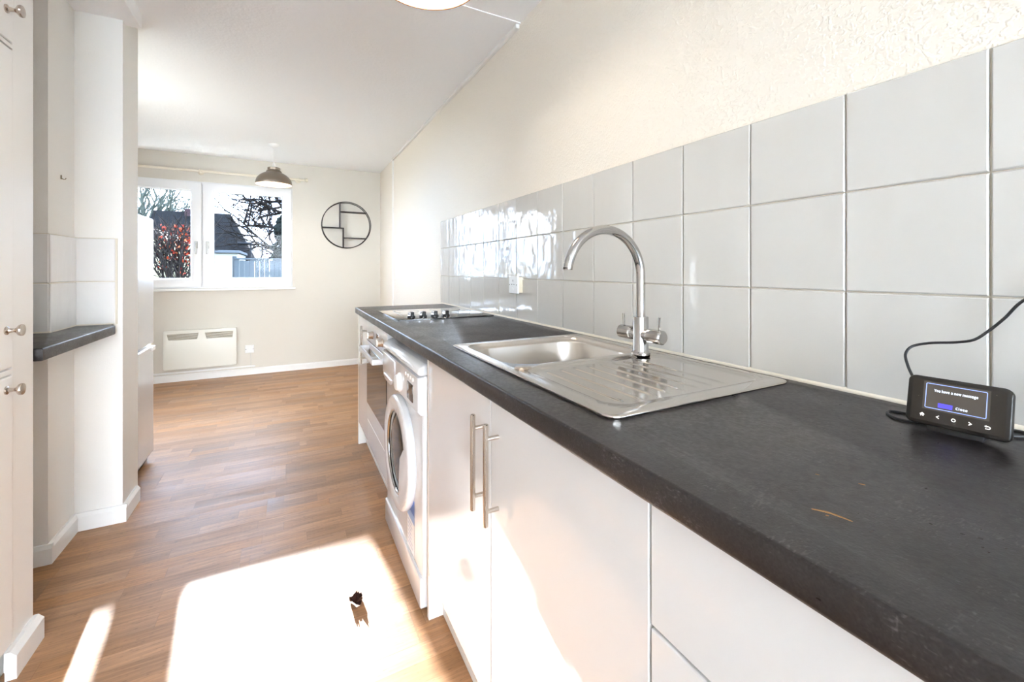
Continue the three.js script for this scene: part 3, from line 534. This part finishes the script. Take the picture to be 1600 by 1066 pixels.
// ================================================================ FAR WALL
{
  const t = thing('panel_heater', 'off-white electric panel heater on the wall below the window', 'heater', [-0.81, 0.14, 5.42]), D0 = 5.395, x0 = -1.118, x1 = -0.497, y0 = 0.135, y1 = 0.53;
  const s = rrect(x0, x1, y0, y1, 0.016), grilles = [[x0 + 0.028, x0 + 0.288], [x1 - 0.278, x1 - 0.032]].map(([a, b]) => [[a, y1 - 0.095], [a, y1 - 0.034], [b, y1 - 0.034], [b, y1 - 0.095]]);
  grilles.forEach((q, i) => { if (i === 0) { q[0][0] += 0.015; q[3][0] -= 0.012; } else { q[0][0] += 0.015; q[3][0] -= 0.006; } s.holes.push(new THREE.Path(q.map(([a, b]) => new THREE.Vector2(a, b)))); });
  add(t, 'front_panel', exD(s, D0 - 0.01, 0.012, 0.004, 3), M.heater);
  add(t, 'body', bx(x0 + 0.006, x1 - 0.006, y0 + 0.006, y1 - 0.006, D0 + 0.012, FAR - 0.015, 0.006), M.heater);
  add(t, 'bracket', bx(x0 + 0.1, x1 - 0.1, y0 + 0.06, y1 - 0.1, FAR - 0.016, FAR), M.heater);
  for (const q of grilles) { add(t, 'backing', bx(q[1][0] - 0.004, q[2][0] + 0.004, y1 - 0.098, y1 - 0.03, D0 + 0.004, D0 + 0.012), M.heaterDark); for (let k = 0; k < 6; k++) { const y = y1 - 0.091 + k * 0.0108, f = k / 5, a = q[0][0] + (q[1][0] - q[0][0]) * f, b = q[3][0] + (q[2][0] - q[3][0]) * f; add(t, 'slat', bx(a - 0.002, b + 0.002, y, y + 0.0045, D0 - 0.008, D0 + 0.004, 0.001), M.heater); } }
}
{
  const t = thing('fused_switch', 'small square white switch plate on the wall right of the heater', 'switch', [-0.38, 0.27, 5.46]);
  add(t, 'plate', bx(-0.425, -0.342, 0.238, 0.322, FAR - 0.026, FAR, 0.004, 3), M.whitePlastic);
  add(t, 'rocker', bx(-0.4, -0.367, 0.262, 0.298, FAR - 0.03, FAR - 0.02, 0.002), M.whitePlastic);
  for (const x of [-0.417, -0.35]) add(t, 'screw', lathe([[0, 0.001], [0.003, 0.0005], [0.0035, 0]], V(x, 0.28, FAR - 0.026), EZ, 10), M.wire);
  add(t, 'cable', bx(-0.377, -0.368, 0.07, 0.24, FAR - 0.007, FAR, 0.002), mat('grey white cable', 0xd9d5cc, 0.5));
}
{
  const t = thing('curtain_pole', 'long cream curtain pole above the far window', 'curtain pole', [-0.85, 2.185, 5.4]), D = 5.405, h = 2.17;
  add(t, 'pole', rod(V(-2.2, h, D), V(0.14, h, D), 0.0125, 20), M.pole);
  for (const x of [-0.82, 0.09]) add(t, 'bracket', [rod(V(x, h, FAR), V(x, h, D), 0.011, 14), lathe([[0, 0], [0.03, 0], [0.03, 0.004], [0.02, 0.01], [0, 0.01]], V(x, h, FAR), EZ, 20), new THREE.TorusGeometry(0.017, 0.006, 8, 20).rotateY(Math.PI / 2).translate(x, h, -D)], M.pole);
  add(t, 'finial', lathe([[0, 0], [0.013, 0], [0.017, 0.006], [0.012, 0.014], [0.02, 0.024], [0.024, 0.036], [0.018, 0.05], [0, 0.056]], V(0.14, h, D), EX, 20), M.pole);
}
{
  const t = thing('wall_shelf', 'round black wire wall shelf with offset shelves near the far corner', 'shelf', [0.61, 1.41, 5.42]), cx = 0.608, cy = 1.68, r = 0.272, Df = FAR - 0.085, Db = FAR - 0.006;
  for (const D of [Df, Db]) add(t, 'ring', new THREE.TorusGeometry(r, 0.0045, 10, 72).translate(cx, cy, -D), M.wire);
  const rim = (y) => Math.sqrt(Math.max(0, 1 - y * y)) * r, sh = (x0, x1, y) => add(t, 'shelf', bx(cx + x0, cx + x1, cy + y * r - 0.005, cy + y * r + 0.005, Df - 0.004, Db, 0.001), M.wire), up = (x, y0, y1) => add(t, 'upright', bx(cx + x * r - 0.005, cx + x * r + 0.005, cy + y0, cy + y1, Df - 0.004, Db, 0.001), M.wire);
  sh(-0.276 * r, rim(0.57), 0.57); sh(-rim(0.14), -0.13 * r, -0.14); sh(-0.135 * r, rim(0.57), -0.57);
  up(-0.276, -0.14 * r, rim(0.276)); up(-0.135, -rim(0.135), -0.14 * r);
}

// ================================================================ LAMPS
function pendant(label, [X, D], h, light, ceil) {
  const t = thing('pendant_lamp', label, 'pendant lamp', [X, h, D]);
  const outer = [[0.155, 0], [0.156, 0.012], [0.152, 0.035], [0.142, 0.058], [0.126, 0.078], [0.106, 0.095], [0.085, 0.107], [0.069, 0.113], [0.067, 0.125], [0.062, 0.132], [0.054, 0.138], [0.056, 0.158], [0.05, 0.163], [0.02, 0.166]];
  const shade = add(t, 'shade', lathe(outer, V(X, h, D), EY, 64), M.bronze);
  add(shade, 'lining', lathe(outer.slice(0, 9).map(([r, y]) => [r - 0.0022, y + (y > 0.1 ? -0.002 : 0)]).concat([[0.018, 0.124]]), V(X, h, D), EY, 64), M.shadeInside);
  add(shade, 'rim', new THREE.TorusGeometry(0.1548, 0.0022, 8, 72).rotateX(Math.PI / 2).translate(X, h, -D), M.copper);
  add(t, 'lamp_holder', lathe([[0.022, 0.16], [0.022, 0.172], [0.014, 0.18], [0.012, 0.2], [0.004, 0.212]], V(X, h, D), EY, 24), M.whitePlastic);
  add(t, 'bulb_cap', lathe([[0, 0.085], [0.017, 0.085], [0.017, 0.13]], V(X, h, D), EY, 20), M.whitePlastic);
  add(t, 'cord', rod(V(X, h + 0.205, D), V(X, ceil - 0.02, D), 0.0032, 10), M.whitePlastic);
  add(t, 'ceiling_rose', lathe([[0, -0.03], [0.012, -0.03], [0.03, -0.024], [0.042, -0.012], [0.046, 0]], V(X, ceil, D), EY, 32), M.whitePlastic);
  add(t, 'bulb', lathe([[0, 0.02], [0.012, 0.022], [0.024, 0.032], [0.028, 0.046], [0.024, 0.062], [0.014, 0.078], [0.0, 0.09]], V(X, h, D), EY, 24), mat('lit bulb', 0xfff6e8, 0.5, { emissive: new THREE.Color(1, 0.93, 0.8), emissiveIntensity: 2.0 }));
  const p = new THREE.PointLight(0xfff8ef, light, 0, 2); p.position.set(0, 0.046, 0); p.castShadow = true; p.shadow.radius = 2; t.add(p);
}
pendant('pewter dome pendant lamp hanging in front of the far window', [-0.13, 4.7], 1.968, PENDANT.far, CEIL);
pendant('pendant lamp with copper rim above the kitchen, mostly cut off by the top edge', [0.352, 1.21], 1.995, PENDANT.near, CEIL + 0.004);
// ================================================================ LEAF ON THE FLOOR
{
  const t = thing('dry_leaf', 'crumpled brown dry leaf lying in the sunlit patch of floor', 'leaf', [0.203, 0, 1.543]);
  const leaf = (cx, cd, L, W, turn, lift, curl) => { const g = new THREE.PlaneGeometry(W, L, 8, 12), p = g.attributes.position; for (let i = 0; i < p.count; i++) { const x = p.getX(i), y = p.getY(i), f = y / L + 0.5, w = Math.pow(Math.sin(Math.PI * clamp(0.04 + 0.94 * f)), 0.8) * (0.8 + 0.4 * hash2(i, 3, 7)); const xx = x * w; p.setXYZ(i, xx, curl * (xx * xx) / W * 4 + lift * f * f + 0.004 * hash2(i, 9, 4), -y); } g.rotateY(turn).translate(cx, 0.0015, -cd); return g; };
  const g = [leaf(0.203, 1.545, 0.044, 0.042, 0.6, 0.01, 0.45), leaf(0.21, 1.54, 0.036, 0.03, 2.3, 0.014, 0.7), leaf(0.196, 1.55, 0.03, 0.03, 3.9, 0.01, 0.9)].map((q) => { q.computeVertexNormals(); return q.toNonIndexed(); });
  add(t, 'blade', g, mat('dry brown leaf', 0x30150d, 0.6, { side: THREE.DoubleSide }));
  add(t, 'stalk', tube([V(0.205, 0.004, 1.55), V(0.215, 0.008, 1.556), V(0.222, 0.005, 1.566)], 0.0008, 10, 6), mat('leaf stalk', 0x6b3520, 0.6));
}

// ================================================================ OUTSIDE
const outMat = (n, c, r, o = {}) => mat(n, c, r, { phys: true, specularIntensity: 0.15, ...o });
const OUT = (x, y, D) => { const u = (x - 800) / 665.03, v = (421.96 - y) / 665.03, c = Math.cos(0.482334), s = Math.sin(0.482334), k = D / (-u * s + c); return [(u * c + s) * k, 1.145 + v * k]; };
structure('ground', bx(-60, 40, -0.6, -0.25, 5.75, 90), outMat('winter grass and gravel', 0x34372c, 0.95));
{
  const t = thing('house', 'bungalow with a dark tiled hipped roof beyond the garden fence', 'house', [-5, -0.25, 33]);
  const [xl] = OUT(247, 333, 31), [xr, hr] = OUT(360, 334.5, 31), [xe, he] = OUT(397, 406, 28);
  const roof = new THREE.BufferGeometry(), A = V(xl - 0.2, hr, 31), B = V(xr, hr, 31), C = V(xe + 0.1, he, 28), Dd = V(xl - 0.4, he, 28), E2 = V(xe + 0.1, he, 34), F2 = V(xl - 0.4, he, 34);
  const tri = [Dd, C, B, Dd, B, A, C, E2, B, E2, F2, A, E2, A, B, F2, Dd, A, Dd, F2, E2, Dd, E2, C]; roof.setAttribute('position', new THREE.Float32BufferAttribute(tri.flatMap((v) => [v.x, v.y, v.z]), 3)); roof.computeVertexNormals();
  const courses = dataTex(256, 256, (x, y) => { const r = Math.floor(y * 16), f = y * 16 - r, k = 9 + 6 * hash2(Math.floor(x * 24 + (r % 2) * 0.5), r, 4); return f < 0.12 ? [k * 0.6, k * 0.62, k * 0.66] : [k, k * 1.03, k * 1.08]; }, { srgb: true, size: 3.2 });
  add(t, 'roof', uvBox(roof), outMat('dark roof tiles', 0xffffff, 0.8, { map: courses }));
  add(t, 'wall', bx(xl, xe - 0.4, -0.25, he, 28.4, 33.6), outMat('dark red brick', 0x302523, 0.9));
  add(t, 'chimney', bx(xr - 2.2, xr - 1.6, hr - 0.6, hr + 0.15, 30.7, 31.4), outMat('chimney brick', 0x33282a, 0.9));
}
{
  const t = thing('reflection_block', 'pale block standing in for a reflection low in the right window pane', 'building', [-2.3, -0.25, 19.5]), [x0] = OUT(334, 400, 18), [x1, h1] = OUT(372, 396, 18);  // added block, stands in for a pale reflection on the pane
  add(t, 'wall', bx(x0 - 0.3, x1, -0.25, h1, 18, 21, 0.02), outMat('pale reflection grey', 0x84867f, 0.9, { bumpMap: stipple, bumpScale: 0.003 }));
  add(t, 'roof', bx(x0 - 0.4, x1 + 0.06, h1, h1 + 0.1, 17.9, 21.1, 0.02), outMat('grey block top', 0x4a4f53, 0.9));
}
{
  const t = thing('cream_building', 'sliver of cream building wall at the left of the window', 'building', [-5.2, -0.25, 20]), [x1, h1] = OUT(250, 372, 18), [x0] = OUT(190, 372, 18);
  add(t, 'wall', bx(x0, x1, -0.25, h1, 18, 24, 0.02), outMat('cream render', 0x9a9277, 0.9));
  add(t, 'roof', exD(poly([[x0 - 0.2, h1], [x1 + 0.05, h1], [x1 - 0.2, h1 + 0.25], [x0 + 0.3, h1 + 0.5]]), 18, 6, 0.01), outMat('brown roof', 0x40372f, 0.9));
}
{
  const t = thing('garden_fence', 'grey weathered close-board fence under the bare trees', 'fence', [-0.5, -0.25, 15]), [x0] = OUT(366, 404, 15), [x1] = OUT(470, 404, 15), [, h] = OUT(410, 405, 15), B = []; const R = rng(5);
  for (let x = x0; x < x1; x += 0.13) B.push(bx(x, x + 0.124, -0.25, h - 0.06 + 0.06 * R(), 15 + 0.01 * R(), 15.03, 0.004, 1));
  add(t, 'boards', B, outMat('weathered grey timber', 0x474d50, 0.9, { bumpMap: brushed, bumpScale: 0.001 }), null, 'stuff');
  add(t, 'rail', bx(x0, x1, h - 0.02, h + 0.03, 14.98, 15.04, 0.005), outMat('fence rail', 0x42484b, 0.9));
  for (let x = x0; x < x1 + 1; x += 1.8) add(t, 'post', bx(x - 0.05, x + 0.05, -0.25, h + 0.08, 15.03, 15.13, 0.005), outMat('fence post', 0x3d4245, 0.9));
}
{
  const t = thing('lamp_post', 'thin street lamp post rising behind the fence', 'lamp post', [-1.5, -0.25, 24]), [x, h] = OUT(392, 381, 24), m = outMat('grey painted steel', 0x1c1f23, 0.6);
  add(t, 'pole', rod(V(x, -0.25, 24), V(x, h, 24), 0.05, 12, 0.04), m);
  add(t, 'lantern', bx(x - 0.55, x + 0.04, h - 0.03, h + 0.07, 23.9, 24.1, 0.03), m);
}
// bare trees: trunks that fork again and again
function grow(R, start, dir, len, rad, depth, out, o) {
  const pts = [start.clone()]; let d = dir.clone(), p = start.clone(); const n = 5;
  for (let i = 0; i < n; i++) { d.add(new THREE.Vector3((R() - 0.5), (R() - 0.5) * 0.8 + o.lift, (R() - 0.5)).multiplyScalar(o.wander)).normalize(); p = p.clone().addScaledVector(d, len / n); pts.push(p); }
  const c = new THREE.CatmullRomCurve3(pts), seg = depth > 2 ? 6 : depth > 0 ? 4 : 3, g = new THREE.TubeGeometry(c, n, rad, seg, false), q = g.attributes.position, k = seg + 1;
  for (let i = 0; i <= n; i++) { const ctr = c.getPointAt(i / n), s = 1 - 0.5 * i / n; for (let j = 0; j < k; j++) { const a = i * k + j; q.setXYZ(a, ctr.x + (q.getX(a) - ctr.x) * s, ctr.y + (q.getY(a) - ctr.y) * s, ctr.z + (q.getZ(a) - ctr.z) * s); } }
  if (p.y < o.top) out.push(g.toNonIndexed());
  if (depth <= 0 || p.y > o.top) return;
  const kids = o.kids(depth, R);
  for (let i = 0; i < kids; i++) { const f = 0.3 + 0.7 * (i + R()) / kids, at = c.getPointAt(Math.min(1, f)), side = new THREE.Vector3(R() - 0.5, R() - 0.5 + o.lift, R() - 0.5).normalize(); grow(R, at, c.getTangentAt(Math.min(1, f)).multiplyScalar(1 - o.spread).addScaledVector(side, o.spread).normalize(), len * (0.5 + 0.3 * R()), Math.max(o.min, rad * (0.45 + 0.2 * R())), depth - 1, out, o); }
}
{
  const R = rng(23), t = thing('bare_tree', 'dark bare tree with long drooping branches in the right window pane', 'tree', [0, -0.25, 26]), bark = outMat('dark bark', 0x1b1816, 0.9);
  const [tx] = OUT(449, 350, 26); add(t, 'trunk', tube([V(tx + 0.2, -0.25, 26), V(tx + 0.1, 2.5, 26), V(tx - 0.15, 4.6, 26), V(tx + 0.1, 6.2, 26)], 0.16, 24, 10), bark);
  const limbs = [[449, 404, 365, 338], [449, 398, 415, 396], [449, 360, 385, 352], [449, 372, 400, 345], [448, 335, 382, 322], [447, 315, 372, 309], [445, 335, 430, 300], [447, 330, 398, 345], [448, 388, 382, 384], [447, 322, 395, 330]], out = [];
  limbs.forEach(([ax, ay, bx_, by], i) => { const a = OUT(ax, ay, 26), b = OUT(bx_, by, 26), A = V(a[0], a[1], 26), d = V(b[0], b[1], 26 + (R() - 0.5) * 2).sub(A); grow(R, A, d.clone().normalize(), d.length() * 0.82, 0.085, 3, out, { min: 0.02, wander: 0.28, lift: 0.04, spread: 0.5, top: 6.6, kids: (k, r) => (k === 3 ? 6 : k === 2 ? 3 : 2) }); });
  add(t, 'branches', out, bark, null, 'stuff');
}
{
  const R = rng(31), t = thing('bare_tree', 'grey-green bare tree fanning upward in the left window pane', 'tree', [-10, -0.25, 42]), bark = outMat('grey green bark', 0x4a4f48, 0.9), out = [];
  const fork = OUT(226, 372, 42), F = V(fork[0], fork[1], 42); add(t, 'trunk', rod(V(fork[0] + 0.1, -0.25, 42), F, 0.2, 10, 0.13), bark);
  for (const [x, y] of [[205, 300], [222, 285], [243, 290], [262, 296], [285, 302], [300, 318], [212, 330], [292, 335], [270, 312], [235, 280]]) { const b = OUT(x, y, 42), d = V(b[0], b[1], 42 + (R() - 0.5) * 3).sub(F); grow(R, F, d.clone().normalize(), d.length() * 0.75, 0.11, 3, out, { min: 0.03, wander: 0.16, lift: 0.06, spread: 0.42, top: 11.5, kids: (k) => (k === 3 ? 6 : 2) }); }
  add(t, 'branches', out, bark, null, 'stuff');
}
{
  const R = rng(41), t = thing('conifer', 'dark conifer with drooping boughs at the right edge of the window', 'tree', [0, -0.25, 22]), [x, h0] = OUT(447, 410, 22), [, h1] = OUT(447, 332, 22), needle = outMat('dark needles', 0x141a18, 0.9, { side: THREE.DoubleSide });
  add(t, 'trunk', rod(V(x, -0.25, 22), V(x, h1, 22), 0.1, 10, 0.02), outMat('conifer bark', 0x181513, 0.9));
  const g = []; for (let i = 0; i < 170; i++) { const f = i / 170, y = 0.6 + (h1 - 0.6) * f, L = (0.95 - 0.6 * f) * (0.55 + 0.6 * R()), a = R() * Math.PI * 2, c = V(x, y, 22), e = c.clone().add(new THREE.Vector3(Math.cos(a) * L, -0.15 - 0.35 * R(), Math.sin(a) * L)), m = c.clone().lerp(e, 0.5).add(new THREE.Vector3(0, 0.12, 0)); const q = new THREE.TubeGeometry(new THREE.CatmullRomCurve3([c, m, e]), 6, 0.05 + 0.06 * R(), 5, false), p = q.attributes.position; for (let k = 0; k < p.count; k++) p.setXYZ(k, p.getX(k) + 0.07 * (R() - 0.5), p.getY(k) + 0.1 * (R() - 0.6), p.getZ(k) + 0.07 * (R() - 0.5)); q.computeVertexNormals(); g.push(q.toNonIndexed()); }
  add(t, 'foliage', g, needle, null, 'stuff');
}
{
  const R = rng(53), t = thing('berry_shrub', 'large shrub with red leaves in front of the dark roof', 'shrub', [-3, -0.25, 14]), out = [], [x, hb] = OUT(280, 432, 14), [, ht] = OUT(280, 350, 14), [xa] = OUT(250, 400, 14), [xb] = OUT(304, 400, 14);
  for (let i = 0; i < 9; i++) { const A = V(x + (R() - 0.5) * 0.7, -0.25, 14 + (R() - 0.5) * 0.6), d = V(xa + (xb - xa) * R(), ht * (0.75 + 0.3 * R()), 14).sub(A); grow(R, A, d.clone().normalize(), d.length() * 0.75, 0.03, 2, out, { min: 0.012, wander: 0.2, lift: 0.08, spread: 0.4, top: ht + 0.2, kids: () => 6 }); }
  add(t, 'branches', out, outMat('grey twigs', 0x2c2826, 0.9), null, 'stuff');
  const leafG = new THREE.CircleGeometry(0.03, 5); const shades = [0x74281c, 0x8a3a25, 0x4a1a16, 0x8f5236, 0x302e2a], lv = shades.map(() => []);
  const q = new THREE.Quaternion(), eu = new THREE.Euler(); for (let i = 0; i < 520; i++) { const k = Math.floor(R() * 5), X = xa + (xb - xa) * R(), h = 0.9 + (ht - 0.95) * Math.sqrt(R()); lv[k].push(leafG.clone().applyQuaternion(q.setFromEuler(eu.set(R() * 6, R() * 6, R() * 6))).scale(0.7 + R(), 0.7 + R(), 0.7 + R()).translate(X, h, -14 + (R() - 0.5) * 0.8).toNonIndexed()); }
  lv.forEach((l, i) => add(t, 'foliage', l, outMat('red leaf', shades[i], 0.7, { side: THREE.DoubleSide }), null, 'stuff'));
}

renderer.render(scene, camera);
